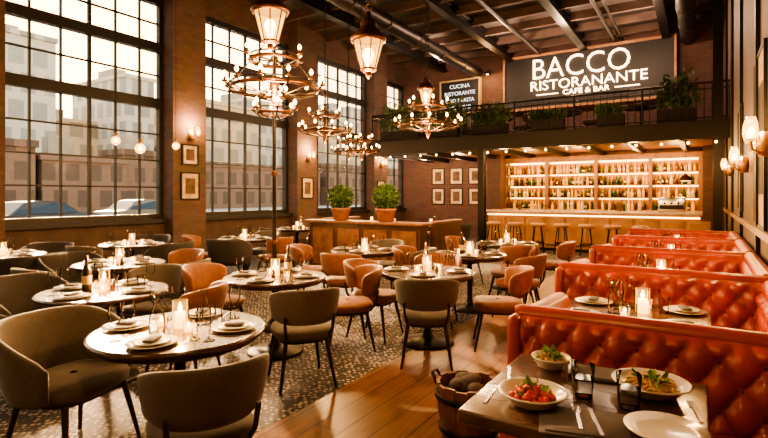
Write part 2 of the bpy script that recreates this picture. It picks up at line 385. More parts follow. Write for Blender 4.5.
for i in range(26):
    x=U(bx0+.2,bx1-.2); r=.033; yy=U(14.5,14.75)
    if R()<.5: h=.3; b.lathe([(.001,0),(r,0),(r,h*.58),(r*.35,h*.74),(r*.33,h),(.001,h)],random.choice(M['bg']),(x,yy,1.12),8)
    else: b.lathe([(.001,0),(.03,0),(.035,.13)],M['glass'],(x,yy,1.12),10)
b.obj('counter_bottles_and_glasses')
b=MB(); b.box(-5.95,-5.7,16.2,YB,0,MZ0,M['brick_back']); b.box(.0,XR,16.2,YB,0,MZ0,M['brick_back']); b.obj('wall_bar_piers')
b=MB(); b.rbox(-.95,-.35,14.3,14.7,1.12,1.5,.03,M['steel'],2); b.box(-.9,-.4,14.27,14.3,1.2,1.3,M['iron']); 
for i in range(3): b.cyl((-.8+i*.15,14.3,1.36),(-.8+i*.15,14.24,1.34),.02,.02,M['iron'],8)
b.obj('espresso_machine')
b=MB(); b.lathe([(.001,.70),(.17,.70),(.2,.72),(.2,.77),(.17,.79),(.001,.795)],M['woodl'],n=18)
for i in range(4):
    a=pi/4+i*pi/2; b.cyl((.12*math.cos(a),.12*math.sin(a),.70),(.22*math.cos(a),.22*math.sin(a),0),.018,.014,M['iron'],6)
b.torus((0,0,.28),.18,.012,M['iron'],16,5)
stm=b.mesh('bar_stool')
for i in range(7): inst(stm,'bar_stool',(-5.0+i*.62,13.65,0),U(-.2,.2))
def picture(name,c,w,h,axis,face,m1,m2,lit=0):
    b=MB(); d=.03
    def bx(u0,u1,z0,z1,t0,t1,m):
        if axis=='x': b.box(u0,u1,min(c[1]+face*t0,c[1]+face*t1),max(c[1]+face*t0,c[1]+face*t1),z0,z1,m)
        else: b.box(min(c[0]+face*t0,c[0]+face*t1),max(c[0]+face*t0,c[0]+face*t1),u0,u1,z0,z1,m)
    u=c[0] if axis=='x' else c[1]; z=c[2]; f=.035
    bx(u-w/2,u+w/2,z-h/2,z+h/2,0.001,.015,m1); bx(u-w*.3,u+w*.3,z-h*.32,z+h*.32,.015,.018,m2)
    bx(u-w/2-f,u+w/2+f,z+h/2,z+h/2+f,0.001,d,M['iron']); bx(u-w/2-f,u+w/2+f,z-h/2-f,z-h/2,0.001,d,M['iron'])
    bx(u-w/2-f,u-w/2,z-h/2,z+h/2,0.001,d,M['iron']); bx(u+w/2,u+w/2+f,z-h/2,z+h/2,0.001,d,M['iron'])
    return b.obj(name)
for i in range(3):
    for j in range(2):
        picture('framed_picture',(-8.5+i*.75,YB,1.5+j*.75),.45,.55,'x',-1,M['paper'],M['print'])
for p in (6.7,10.65,14.6):
    picture('framed_picture',(XL+.3,p+.42,1.75),.42,.55,'y',1,M['paper'],M['print'])
picture('framed_picture',(XL+.3,7.12,2.45),.36,.4,'y',1,M['paper'],M['print'])
picture('framed_poster',(XR,6.25,2.1),1.0,1.7,'y',-1,M['paper'],M['paperd'])
picture('framed_poster',(XR,9.3,2.1),.8,1.5,'y',-1,M['paper'],M['paperd'])
# ------------------------------------------------------------------ sconces
def sconce(loc,dx,e=25):
    b=MB(); b.lathe([(.001,-.1),(.05,-.1),(.06,0),(.05,.1),(.001,.1)],M['brass'],(dx*.06,0,0),n=12)
    for s in (-.09,.09):
        b.tube([(dx*.06,0,-.02),(dx*.1,s*.5,-.07),(dx*.15,s,-.05),(dx*.16,s,.02)],.009,M['brass'],6)
        b.lathe([(.015,0),(.035,.015),(.035,.02)],M['brass'],(dx*.16,s,.02),10)
        b.lathe([(.03,.02),(.05,.1),(.045,.17),(.03,.22)],M['lglass'],(dx*.16,s,.0),12)
        b.sphere((dx*.16,s,.1),.026,M['bulb'],8,(1,1,1.6))
    o=b.obj('wall_sconce',loc); l=point('sconce_light',(dx*.2,0,.28),e,WARM,.06); l.parent=o
for y,z in ((5.15,1.97),(7.7,1.93),(11.2,2.0)): sconce((XR-.005,y,z),-1,55)
for y in (7.12,11.07,15.0): sconce((XL+.305,y,2.85 if y<8 else 2.6),1,80)
# ------------------------------------------------------------------ chandeliers / lanterns
def chain(b,x,y,z0,z1,m,s=.05):
    z=z0;i=0
    while z<z1:
        T=Matrix.Translation((x,y,z+s*.5))@Matrix.Rotation(pi/2*(i%2),4,'Z')@Matrix.Rotation(pi/2,4,'X')@Matrix.Diagonal((.6,1.15,1,1))
        b.torus((0,0,0),s*.5,s*.1,m,8,4,T=T); z+=s*.85;i+=1
def chandelier(x,y,z,Rr,n,post=False,tiers=2,e=120,drop=None):
    b=MB(); I=M['iron']; C=M['copper']
    def tier(zt,r,n,ph=0):
        b.torus((0,0,zt),r,.022,C,36,6); b.torus((0,0,zt+.06),r*.97,.010,I,36,5)
        for i in range(n):
            a=2*pi*i/n+ph; ca,sa=math.cos(a),math.sin(a)
            ox,oy=ca*(r+.06),sa*(r+.06)
            b.tube([(ca*.03,sa*.03,zt+.02),(ca*r*.4,sa*r*.4,zt-.07),(ca*r,sa*r,zt-.02),(ox,oy,zt+.03)],.009,I,5)
            b.lathe([(.001,0),(.03,.005),(.036,.02),(.02,.022),(.013,.03),(.013,.06),(.001,.062)],C,(ox,oy,zt+.03),8)
            b.lathe([(.004,0),(.018,.014),(.023,.032),(.017,.052),(.001,.07)],M['bulb'],(ox,oy,zt+.09),8)
    tier(0,Rr,n)
    if tiers>1: tier(.33*Rr/.5,Rr*.55,max(5,n//2),.2)
    if tiers>2: tier(-.28,Rr*.38,6,.4)
    b.lathe([(.001,-.2),(.02,-.18),(.045,-.12),(.02,-.05),(.05,.0),(.06,.05),(.025,.12),(.02,.3),(.045,.36),(.02,.42),(.015,.6),(.03,.66),(.001,.7)],C,n=12)
    top=ZC-z
    for i in range(4):
        a=i*pi/2+pi/4; b.cyl((math.cos(a)*Rr,math.sin(a)*Rr,.03),(0,0,Rr*1.3),.006,.006,I,4)
    chain(b,0,0,.68,top-.06,I,.06); b.lathe([(.06,-.02),(.09,0),(.001,.001)],I,(0,0,top),12); b.cyl((0,0,top-.08),(0,0,top),.03,.05,I,8)
    if post:
        b.cyl((0,0,-z+.04),(0,0,-.15),.028,.02,I,10); b.lathe([(.001,0),(.2,0),(.2,.02),(.1,.05),(.04,.12),(.03,.2)],I,(0,0,-z),20)
        for q in (-z+1.0,-z+1.8): b.lathe([(.02,-.04),(.045,0),(.02,.04)],C,(0,0,q),12)
    o=b.obj('chandelier',(x,y,z)); l=point('chandelier_light',(0,0,-.3 if not post else .15),e,WARM,.3*Rr); l.parent=o; 
    if post: l.location=(.12,-.12,-.1)
    return o
chandelier(-4.2,4.22,2.78,.5,12,True,3,220)
chandelier(-5.41,6.63,2.62,.38,10,False,2,150)
chandelier(-3.95,7.6,2.72,.5,12,False,2,200)
chandelier(-6.32,9.0,2.5,.34,8,False,2,120)
chandelier(-8.0,10.8,2.7,.4,8,False,2,120)
def lantern(x,y,z,s=1,e=60):
    b=MB(); C=M['copper']; I=M['iron']; n=8
    b.lathe([(.001,.0),(.05,.0),(.075,.02),(.075,.035),(.001,.036)],C,n=n,smooth=False)
    b.lathe([(.001,-.06),(.02,-.04),(.03,-.01),(.02,0)],C,n=8)
    b.lathe([(.07,.035),(.135,.28)],M['lglass'],n=n,smooth=False)
    for i in range(n):
        a=2*pi*i/n; b.cyl((.071*math.cos(a),.071*math.sin(a),.035),(.137*math.cos(a),.137*math.sin(a),.28),.006,.006,C,4)
    b.lathe([(.137,.27),(.16,.275),(.165,.30),(.14,.33),(.085,.39),(.07,.41),(.075,.44),(.055,.47),(.025,.49),(.02,.54),(.001,.55)],C,n=16)
    b.lathe([(.01,.04),(.02,.07),(.05,.14),(.05,.17),(.03,.21),(.001,.22)],M['bulb2'],n=12)
    top=(ZC-z)/s; T=Matrix.Translation((0,0,.58))@Matrix.Rotation(pi/2,4,'X'); b.torus((0,0,0),.035,.007,C,14,5,T=T)
    chain(b,0,0,.6,top-.05,I,.05); b.cyl((0,0,top-.04),(0,0,top),.03,.05,I,10)
    o=b.obj('hanging_lantern',(x,y,z)); o.scale=(s,s,s); l=point('lantern_light',(0,0,-.12),e,WARM,.06); l.parent=o
lantern(-3.52,3.48,3.0,1.12,120)
lantern(-2.83,4.15,2.78,1.12,120)
lantern(-3.73,7.1,3.0,.85,90)
lantern(-1.0,.75,2.95,1,75)  # out of view, added for frontal light on the near booth
lantern(-2.6,-1.0,2.95,1,70)  # unseen too, added to light the room from the camera side
lantern(-6.0,-.8,2.95,1,60)  # unseen, added for more light from the camera side
def pend(x,y,z,r=.07,e=20):
    b=MB(); b.sphere((0,0,0),r,M['lglass'],14); b.sphere((0,0,0),r*.5,M['bulb'],10)
    b.lathe([(.02,r*.9),(.025,r+.05),(.008,r+.08)],M['brass'],n=10); b.cyl((0,0,r+.05),(0,0,ZC-z),.005,.005,M['iron'],5); b.cyl((0,0,ZC-z-.03),(0,0,ZC-z),.04,.05,M['iron'],10)
    o=b.obj('globe_pendant',(x,y,z)); l=point('pendant_light',(0,0,-r-.06),e,WARM,.04); l.parent=o
pend(-6.64,4.07,2.2); pend(-8.2,4.6,2.45); pend(-8.6,6.0,2.5)
b=MB(); b.lathe([(.17,-.02),(.16,0),(.13,.06),(.06,.11),(.02,.13),(.02,.17)],M['copper'],n=20); b.lathe([(.16,-.015),(.001,-.01)],M['bulb'],n=16); b.cyl((0,0,.15),(0,0,.98),.006,.006,M['iron'],5); pm=b.mesh('dome_pendant')
for x in (-.35,): 
    o=inst(pm,'dome_pendant',(x,14.4,1.92)); l=point('dome_light',(0,0,-.1),12); l.parent=o
for x in (-4.6,-3.0,-1.4): point('bar_downlight',(x,13.3,2.6),90,(1,.58,.25),.1)
for x in (-4.7,-3.2,-1.7,-.6): point('back_bar_light',(x,16.1,2.3),65,(1,.52,.15),.1)
for x in (-8.4,-7.0): point('rear_wall_downlight',(x,15.8,2.6),70,(1,.62,.32),.1)
b=MB(); b.tube([(0,.2,0),(0,.1,.12),(0,-.1,.1),(0,-.2,0)],.012,M['iron'],6); b.lathe([(.03,.02),(.16,-.08),(.17,-.1)],M['iron'],(0,-.2,0),16); b.sphere((0,-.2,-.06),.04,M['bulb'],8)
b.obj('gooseneck_lamp',(-6.35,16.9,5.85)); point('gooseneck_light',(-6.35,16.6,5.65),40)
for x in (-7.2,-5,-3.2,-1.4): point('mezzanine_fill',(x,14.4,5.8),140,(1,.62,.38),.15)  # bare lights without fixtures, added to brighten the dark mezzanine
# ------------------------------------------------------------------ chairs
def chair_mesh(name,fab,arm=False):
    b=MB(); L=M['leg']
    w=.235 if not arm else .28
    b.lathe([((.02,.02),.39),((w*.92,.22),.39),((w,.245),.41),((w+.005,.25),.45),((w*.96,.235),.475),((w*.7,.17),.487),((.02,.02),.49)],fab,(0,.0,0),28,sq=3.2)
    b.lathe([((w*.85,.2),.365),((w*.9,.21),.39)],L,n=24,sq=3)
    for sx in (-1,1):
        for sy in (-1,1): b.cyl((sx*(w-.07),sy*.16,.39),(sx*(w-.01),sy*.235,0),.02,.011,L,8)
    A=math.radians(118 if arm else 72); n=26; K=14; vs=[];fs=[]
    rx,ry=(w+.045,.29) if arm else (w+.01,.26)
    for i in range(n+1):
        a=-A+2*A*i/n; q=abs(a)/A
        if arm: zt=.82-.20*max(0,(q-.35)/.65)**1.5; zb=.40
        else: zt=.82-.06*q**3; zb=.53+.05*q**4
        th=.055 if arm else .045
        if i in(0,n): th*=.5; zt-=.02; zb+=.02
        for k in range(K):
            t=2*pi*k/K; ct,st=math.cos(t),math.sin(t)
            rr=th/2*math.copysign(abs(ct)**.6,ct); z=(zt+zb)/2+(zt-zb)/2*math.copysign(abs(st)**.55,st)
            lean=.09*max(0,(z-.42))/.4*math.cos(a*.6)
            R_=rr+lean
            vs.append(((rx+R_)*math.sin(a),-(ry+R_)*math.cos(a)*1.0,z))
    for i in range(n):
        for k in range(K): l=(k+1)%K; fs.append((i*K+k,(i+1)*K+k,(i+1)*K+l,i*K+l))
    fs.append(tuple(range(K))); fs.append(tuple(reversed(range(n*K,n*K+K))))
    b.add(vs,fs,fab,True)
    if not arm:
        for sx in (-1,1): b.tube([(sx*.17,-.2,.40),(sx*.19,-.25,.48),(sx*.2,-.27,.60)],.013,L,6)
    return b.mesh(name)
ch={'t':chair_mesh('chair_taupe',M['taupe']),'b':chair_mesh('chair_rust_sunglow',M['brown']),'A':chair_mesh('armchair_taupe',M['taupe'],True),'d':chair_mesh('armchair_dark',M['darkfab'],True)}
b=MB(); Tt=M['tabletop']
b.lathe([(.001,.715),(.47,.715),(.495,.722),(.5,.735),(.495,.748),(.48,.75),(.001,.75)],Tt,n=48)
b.lathe([(.46,.69),(.46,.715)],M['leg'],n=40); b.lathe([(.001,.68),(.2,.69),(.2,.715)],M['iron'],n=20)
b.lathe([(.001,0),(.27,0),(.275,.015),(.26,.03),(.1,.05),(.05,.09),(.035,.16),(.033,.6),(.06,.66),(.15,.69)],M['iron'],n=24)
tm=b.mesh('round_dining_table')
def lm(name,parts):
    b=MB()
    for pr,m,n in parts: b.lathe(pr,m,n=n)
    return b
b=lm('p',[([(.001,0),(.07,0),(.09,.008),(.13,.016),(.132,.019),(.09,.012),(.001,.01)],M['plate'],28),([(.001,.012),(.05,.012),(.07,.018),(.1,.026),(.101,.028),(.07,.022),(.001,.02)],M['plate'],24)])
b.rbox(-.055,.055,-.03,.03,.024,.040,.007,M['napkin'],2); plm=b.mesh('dinner_plate')
b=lm('w',[([(.001,0),(.034,0),(.033,.003),(.005,.008),(.004,.09),(.02,.1),(.036,.13),(.038,.16),(.03,.205)],M['glass'],16)]); wgm=b.mesh('wine_glass')
b=lm('w',[([(.001,.003),(.026,.003),(.033,.11)],M['glass'],16),([(.001,0),(.028,0),(.035,.11)],M['glass'],16)]); tgm=b.mesh('water_glass')
b=lm('c',[([(.001,.005),(.03,.005),(.03,.1),(.001,.098)],M['wax'],14),([(.001,0),(.042,0),(.045,.01),(.043,.16),(.045,.17)],M['cglass'],18),([(.001,.105),(.01,.113),(.012,.125),(.006,.145),(.001,.16)],M['flame'],8)]); cdm=b.mesh('candle_jar')
b=lm('c',[([(.001,.004),(.02,.004),(.02,.03),(.001,.03)],M['wax'],12),([(.001,0),(.026,0),(.032,.05),(.034,.065)],M['cglass'],14),([(.001,.032),(.006,.037),(.007,.045),(.001,.06)],M['flame'],6)]); tlm=b.mesh('tealight')
b=lm('b',[([(.001,0),(.036,0),(.037,.01),(.037,.18),(.014,.23),(.013,.29),(.016,.295),(.001,.297)],M['bg'][4],16),([(.0375,.06),(.0375,.13)],M['label'],16)]); btm=b.mesh('wine_bottle')
b=lm('b',[([(.001,0),(.04,0),(.045,.01),(.043,.1),(.02,.16),(.018,.2),(.024,.22)],M['glass'],16)]); cfm=b.mesh('glass_carafe')
b=MB()
b.box(-.006,.006,-.1,.03,0,.003,M['steel']); b.box(-.012,.012,.03,.05,0,.003,M['steel'])
for i in range(4): b.box(-.012+i*.0065,-.008+i*.0065,.05,.09,0,.003,M['steel'])
fkm=b.mesh('fork')
b=MB(); b.box(-.006,.006,-.1,-.01,0,.003,M['steel']); b.box(-.009,.006,-.01,.11,0,.002,M['steel']); knm=b.mesh('table_knife')
b=MB(); b.lathe([(.001,0),(.02,0),(.022,.05),(.012,.06),(.012,.075),(.001,.08)],M['steel'],n=12); slm=b.mesh('salt_shaker')
def dress(x,y,z,r=.5,near=True,plates=(0,90,180,270),ph=20,e=2.2):
    for a in plates:
        t=math.radians(a+ph); px,py=x+math.cos(t)*r*.66,y+math.sin(t)*r*.66
        inst(plm,'dinner_plate',(px,py,z),t)
        tx,ty=-math.sin(t),math.cos(t)
        g=random.choice([wgm,tgm,wgm]); inst(g,g.name,(x+math.cos(t+.7)*r*.56,y+math.sin(t+.7)*r*.56,z))
        if near:
            inst(wgm,'wine_glass',(x+math.cos(t+.85)*r*.72,y+math.sin(t+.85)*r*.72,z))
            inst(fkm,'fork',(px+tx*.155,py+ty*.155,z),t+pi/2); inst(knm,'table_knife',(px-tx*.15,py-ty*.15,z),t+pi/2)
    o=inst(cdm,'candle_jar',(x,y,z)); l=point('candle_light',(0,0,.22),e,(1,.5,.16),.02); l.parent=o
    t=U(0,6.28); g=btm if R()<.4 else cfm; inst(g,g.name,(x+.13*math.cos(t),y+.13*math.sin(t),z))
    t+=1.7; inst(tlm,'tealight',(x+.11*math.cos(t),y+.11*math.sin(t),z))
    t+=1.4; inst(cfm,'glass_carafe',(x+.14*math.cos(t),y+.14*math.sin(t),z))
    t+=1.1; inst(slm,'salt_shaker',(x+.1*math.cos(t),y+.1*math.sin(t),z))
    t+=1.0; inst(tlm,'tealight',(x+.15*math.cos(t),y+.15*math.sin(t),z))
TB=[
 (-2.64,1.87,[(212,.64,'A'),(-27,.66,'t')]),
 (-3.56,3.59,[(190,.72,'b'),(-31,.86,'t'),(45,.72,'b')]),
 (-4.24,2.28,[(198,.78,'d'),(262,.72,'d'),(120,.78,'t'),(30,.68,'b')]),
 (-2.44,4.68,[(186,.62,'b'),(-63,.6,'t'),(22,.72,'b'),(110,.78,'b')]),
 (-2.67,6.36,[(-8,.7,'b'),(190,.75,'b'),(60,.72,'b')]),
 (-4.16,6.0,[(205,.75,'b'),(10,.72,'t'),(285,.75,'b'),(100,.75,'t')]),
 (-5.8,3.3,[(190,.75,'d'),(275,.75,'t'),(90,.75,'b'),(20,.78,'t')]),
 (-7.9,2.9,[(0,.8,'d'),(120,.75,'d'),(240,.75,'d')]),
 (-7.18,6.45,[(0,.75,'b'),(110,.75,'t'),(220,.75,'b'),(300,.75,'d')]),
 (-7.9,4.7,[(10,.75,'d'),(130,.75,'d'),(-75,.75,'t')]),
 (-2.75,8.15,[(5,.72,'b'),(180,.75,'b'),(-60,.8,'b')]),
 (-8.2,9.0,[(0,.75,'d'),(90,.75,'b'),(270,.75,'t')]),
 (-8.2,12.2,[(0,.75,'d'),(90,.75,'b'),(270,.75,'t')]),
 (-6.1,11.9,[(0,.75,'d'),(180,.75,'b'),(270,.75,'t')]),
]
for i,(x,y,cs) in enumerate(TB):
    inst(tm,'round_dining_table',(x,y,0),U(0,3))
    for j,(a,d,kd) in enumerate(cs):
        t=math.radians(a); inst(ch[kd],'dining_armchair' if kd in 'Ad' else 'dining_chair',(x+d*math.cos(t),y+d*math.sin(t),0),t+pi/2+(-.25 if (i,j)==(0,0) else U(-.06,.06)))
    dress(x,y,.75,.5,i<5,plates=(0,90,180,270) if i<11 else (0,180),ph=30 if i==0 else 20,e=12 if i<6 else 8)
for i in range(4):
    x=-7.2+i*1.95; inst(tm,'round_dining_table',(x,14.6,MZ1))
    for a in (0,180): t=math.radians(a); inst(ch['t'],'dining_chair',(x+.75*math.cos(t),14.6+.75*math.sin(t),MZ1),t+pi/2)
for x,w,hm in ((-7.9,1.3,.45),(-6.5,1.1,.4),(-5.0,1.0,.28),(-3.4,.8,.1),(-1.9,.6,.1),(-.5,.8,.42)):
    b=MB(); b.box(-w/2,w/2,-.12,.12,0,.4,M['iron']); 
    for i in range(int(w/.22)): 
        cx=-w/2+.14+i*.24; hh=hm*U(.8,1.2); b.leaves((cx,0.02,.45+hh*.7),(.2,.13,hh),220,.11,random.choice([M['green'],M['green2'],M['green2']]),.2)
    b.obj('planter_box_with_foliage',(x,MY+.36,MZ1))
# ------------------------------------------------------------------ partition + topiaries
b=MB(); W=M['wood']
b.box(-6.9,-4.3,7.95,8.25,0.0,.98,W); b.rbox(-6.98,-4.22,7.88,8.32,.98,1.04,.015,M['woodm'],2)
for i in range(4): b.box(-6.8+i*.64,-6.28+i*.64,7.93,7.95,.15,.88,M['woodm'])
b.obj('wooden_partition')
for x,y in ((-6.9,9.05),(-4.3,9.05)):
    b=MB(); b.box(-.05,.05,-.6,.6,0,1.0,W); b.rbox(-.08,.08,-.62,.62,1.0,1.05,.012,M['woodm'],2); s=1 if x<-5 else -1
    b.box(min(0,s*.5),max(0,s*.5),-.55,.55,.02,.4,W); b.rbox(min(0,s*.5),max(0,s*.5),-.55,.55,.4,.48,.02,M['leather'],2)
    b.obj('wooden_settle_bench',(x,y,0))
b=MB(); b.rbox(-.75,.75,-.35,.35,.72,.77,.01,M['woodm'],2)
for sx in (-.65,.65):
    for sy in (-.28,.28): b.box(sx-.035,sx+.035,sy-.035,sy+.035,0,.72,W)
b.obj('long_wooden_table',(-5.6,9.2,0))
for x in (-6.2,-5.12):
    b=MB(); b.lathe([(.001,0),(.13,0),(.15,.02),(.19,.2),(.2,.21),(.2,.25),(.17,.25),(.16,.22),(.001,.22)],M['pot'],n=24)
    b.cyl((0,0,.2),(0,0,.35),.03,.03,M['woodm'],8); b.sphere((0,0,.46),.21,M['green'],16); b.leaves((0,0,.46),(.23,.23,.23),1100,.05,M['green'],.85); b.leaves((0,0,.46),(.23,.23,.23),500,.045,M['green2'],.95)
    b.obj('boxwood_topiary',(x,8.1,1.042))
# ------------------------------------------------------------------ booths
LE=M['leather']
def tuft(b,u0,u1,w0,w1,depth,mp,res=.016,pu=.085,pw=.115,sx=1):
    nu=int((u1-u0)/res)+1; nw=int((w1-w0)/res)+1; vs=[];fs=[]
    for j in range(nw+1):
        for i in range(nu+1):
            u=u0+(u1-u0)*i/nu; w=w0+(w1-w0)*j/nw
            a=((u-u0)/pu+(w-w0)/pw)/2; c=((u-u0)/pu-(w-w0)/pw)/2
            h=depth*(abs(math.sin(pi*a))*abs(math.sin(pi*c)))**.42
            e=min(1,(u-u0)/.04,(u1-u)/.04,(w-w0)/.04,(w1-w)/.04); e=max(0,e)**.5
            vs.append(mp(u,w,h*e+.015*e))
    for j in range(nw):
        for i in range(nu): k=j*(nu+1)+i; fs.append((k,k+1,k+nu+2,k+nu+1))
    b.add(vs,fs,LE,True)
    for p in range(0,200):
        u=u0+p*pu
        if u>u1-.03: break
        for q in range(0,20):
            w=w0+q*pw
            if w>w1-.03: break
            if (p+q)%2==0 and p>0 and q>0: b.sphere(mp(u,w,.022),.013,M['leatherd'],6)
BK=[(2.75,-.9),(4.55,-1.08),(6.35,-1.12),(8.15,-1.12),(9.95,-1.12)]
for i,(yb,xl) in enumerate(BK):
    b=MB(); xr=XR-.02; H=.90 if i==0 else .93; res=.014 if i==0 else (.018 if i==1 else .03)
    b.rbox(xl,xr,yb+.02,yb+.2,.1,H-.03,.03,LE,3)
    tuft(b,xl+.03,xr-.05,.44,H-.03,.07,lambda u,w,h:(u,yb+.03-h,w),res)
    b.tube([(xl+.0,yb+.12,H-.045),(xl+.03,yb+.12,H-.035),(xr,yb+.12,H-.035)],.055,LE,12)
    b.rbox(xl-.02,xl+.05,yb-.05,yb+.22,.1,H-.02,.03,LE,3)
    b.rbox(xl+.05,xr,yb-.40,yb+.03,.3,.47,.045,LE,3); b.box(xl+.08,xr,yb-.36,yb+.05,.0,.3,M['woodm'])
    if i<len(BK)-1:
        b.rbox(xl+.05,xr,yb+.18,yb+.58,.3,.47,.045,LE,3); b.box(xl+.08,xr,yb+.15,yb+.54,0,.3,M['woodm'])
        yn=BK[i+1][0]
        b.rbox(.2,xr,yb+.19,yn,.3,.47,.04,LE,3); b.box(.22,xr,yb+.19,yn,0,.3,M['woodm'])
        b.rbox(.36,xr,yb+.15,yn,.45,H-.03,.03,LE,3)
        tuft(b,yb+.2,yn-.02,.47,H-.05,.035,lambda u,w,h:(.37-h,u,w),.02 if i<2 else .035)
        b.tube([(.42,yb+.15,H-.03),(.42,yn,H-.03)],.065,LE,10)
        b.rbox(xl-.0,xl+.14,yb+.12,yb+.85,.08,H-.08,.04,LE,3); b.tube([(xl+.07,yb+.12,H-.06),(xl+.07,yb+.82,H-.09)],.07,LE,10)
    if i==0:
        b.rbox(.2,xr,.9,yb,.3,.47,.04,LE,3); b.box(.22,xr,.9,yb,0,.3,M['woodm']); b.rbox(.38,xr,.9,yb+.1,.45,H-.03,.03,LE,3)
    b.obj('red_leather_booth')
def rect_table(x0,x1,y0,y1,z):
    b=MB(); b.rbox(x0,x1,y0,y1,z-.05,z,.008,M['tabletop'],2)
    n=5
    for i in range(1,n): yy=y0+(y1-y0)*i/n; b.box(x0+.004,x1-.004,yy-.002,yy+.002,z-.001,z+.0005,M['leg'])
    cx,cy=(x0+x1)/2,(y0+y1)/2
    for sx in (-1,1):
        px=cx+sx*(x1-x0)*.3; b.cyl((px,cy,.02),(px,cy,z-.05),.03,.03,M['iron'],10); b.box(px-.03,px+.03,cy-.24,cy+.24,0,.03,M['iron'])
    b.box(x0+.05,x1-.05,cy-.04,cy+.04,z-.09,z-.05,M['iron'])
    b.obj('booth_table')
NZ=.78
rect_table(-.745,.02,1.66,2.42,NZ)
for i in range(1,5):
    yb=BK[i][0]; z=.75; rect_table(-.85,.05,yb-1.22,yb-.42,z)
    cx,cy=-.38,yb-.82
    o=inst(cdm,'candle_jar',(cx+.04,cy+.05,z),0,1.0); l=point('candle_light',(0,0,.22),12,(1,.5,.16),.02); l.parent=o
    for dx,dy in ((-.3,-.22),(-.3,.24),(.28,-.22),(.28,.24)):
        inst(plm,'dinner_plate',(cx+dx,cy+dy,z),U(0,3))
    for dx,dy,m in ((-.12,.1,wgm),(.12,-.14,wgm),(-.06,.2,cfm),(-.12,-.05,cfm),(.0,-.2,tgm),(.16,.14,tgm),(-.16,.22,wgm),(.05,.25,tlm),(-.05,-.12,tlm)):
        inst(m,m.name,(cx+dx,cy+dy,z))
def salad(name,x,y,r,kind):
    b=MB(); b.lathe([(.001,0),(r*.5,0),(r*.7,.012),(r*.93,.045),(r,.05),(r*.97,.054),(r*.88,.046),(r*.6,.022),(.001,.018)],M['plate'],n=36)
    for i in range(90):
        a=U(0,2*pi); q=math.sqrt(R())*r*.62; h=.03+.028*(1-(q/(r*.62))**2)
        p=(q*math.cos(a),q*math.sin(a),h+U(-.004,.008))
        if kind=='t': 
            if R()<.72: b.sphere(p,U(.009,.015),M['tomato'],7,(1,1,.8))
        else: b.tube([(p[0]+U(-.03,.03),p[1]+U(-.03,.03),p[2]),(p[0],p[1],p[2]+.006),(p[0]+U(-.03,.03),p[1]+U(-.03,.03),p[2])],.0035,M['pasta'],5)
    b.leaves((0,0,.045),(r*.45,r*.45,.03),45 if kind=='t' else 110,.035,M['lettuce'],.2)
    if kind=='t': b.sphere((0,0,.03),r*.55,M['tomato'],14,(1,1,.3))
    else: b.sphere((0,0,.03),r*.5,M['pasta'],14,(1,1,.35))
    b.obj(name,(x,y,NZ))
salad('tomato_salad_bowl',-.53,1.85,.125,'t'); salad('pasta_plate',-.17,2.19,.14,'g'); salad('greens_side_dish',-.57,2.28,.085,'g')
b=MB(); b.lathe([(.001,0),(.07,0),(.12,.02),(.123,.024),(.08,.012),(.001,.01)],M['plate'],n=32); b.obj('side_plate',(-.1,1.84,NZ))
bgm=MB(); bgm.lathe([(.001,.008),(.034,.008),(.041,.125)],M['glass'],n=20); bgm.lathe([(.001,0),(.036,0),(.043,.125),(.041,.126)],M['glass'],n=20); bgm.lathe([(.001,.075),(.037,.075)],M['glass'],n=20); bgm=bgm.mesh('tumbler')
inst(bgm,'water_tumbler',(-.385,2.02,NZ)); inst(bgm,'water_tumbler',(-.225,2.0,NZ))
b=MB(); b.rbox(-.16,.16,-.11,.11,0,.006,.002,M['napkin'],1); b.rbox(-.14,.12,-.1,.1,.006,.012,.002,M['napkin'],1); b.obj('folded_napkin',(-.32,1.78,NZ),.25)
b=MB(); b.rbox(-.13,.13,-.09,.09,0,.008,.002,M['paperd'],1); b.box(-.1,.1,-.065,.065,.008,.009,M['napkin']); b.obj('leather_menu',(-.36,2.3,NZ),.15)
for x,y,a,m in ((-.36,1.80,.3,fkm),(-.69,1.86,.1,fkm),(-.3,1.79,.35,knm),(-.02,2.1,.2,fkm),(-.70,2.1,.3,knm)): inst(m,m.name,(x,y,NZ+(.012 if y<1.81 else 0)),a)
inst(slm,'salt_shaker',(-.46,2.2,NZ)); 
b=MB(); n=16
for i in range(n):
    a0=2*pi*i/n+.01; a1=2*pi*(i+1)/n-.01; vs=[]
    for z,r in ((0,.165),(.17,.2),(.34,.205)):
        for rr in (r,r-.02):
            for a in (a0,a1): vs.append((rr*math.cos(a),rr*math.sin(a),z+(.01 if z>.3 and i%2 else 0)))
    fs=[]
    for s in (0,4): fs+=[(s+0,s+1,s+5,s+4),(s+3,s+2,s+6,s+7),(s+2,s+0,s+4,s+6),(s+1,s+3,s+7,s+5)]
    fs+=[(8,9,11,10)]
    b.add(vs,fs,M['woodm'])
for z,r in ((.06,.184),(.27,.209)): b.lathe([(r,-.018),(r+.006,-.018),(r+.006,.018),(r,.018)],M['iron'],(0,0,z),28)
b.lathe([(.001,.02),(.17,.02)],M['woodm'],n=16)
for a in (0,pi): b.tube([(.2*math.cos(a),-.05,.3),(.24*math.cos(a),-.03,.37),(.24*math.cos(a),.03,.37),(.2*math.cos(a),.05,.3)],.01,M['iron'],6)
for i in range(12):
    a=U(0,6.28); q=U(0,.11); b.sphere((q*math.cos(a),q*math.sin(a),.32+U(0,.05)),U(.04,.06),M['napkin'],10,(1,1,.7))
b.lathe([(.001,0),(.17,0)],M['napkin'],(0,0,.28),16)
b.obj('wooden_wine_bucket',(-1.28,3.02,0))
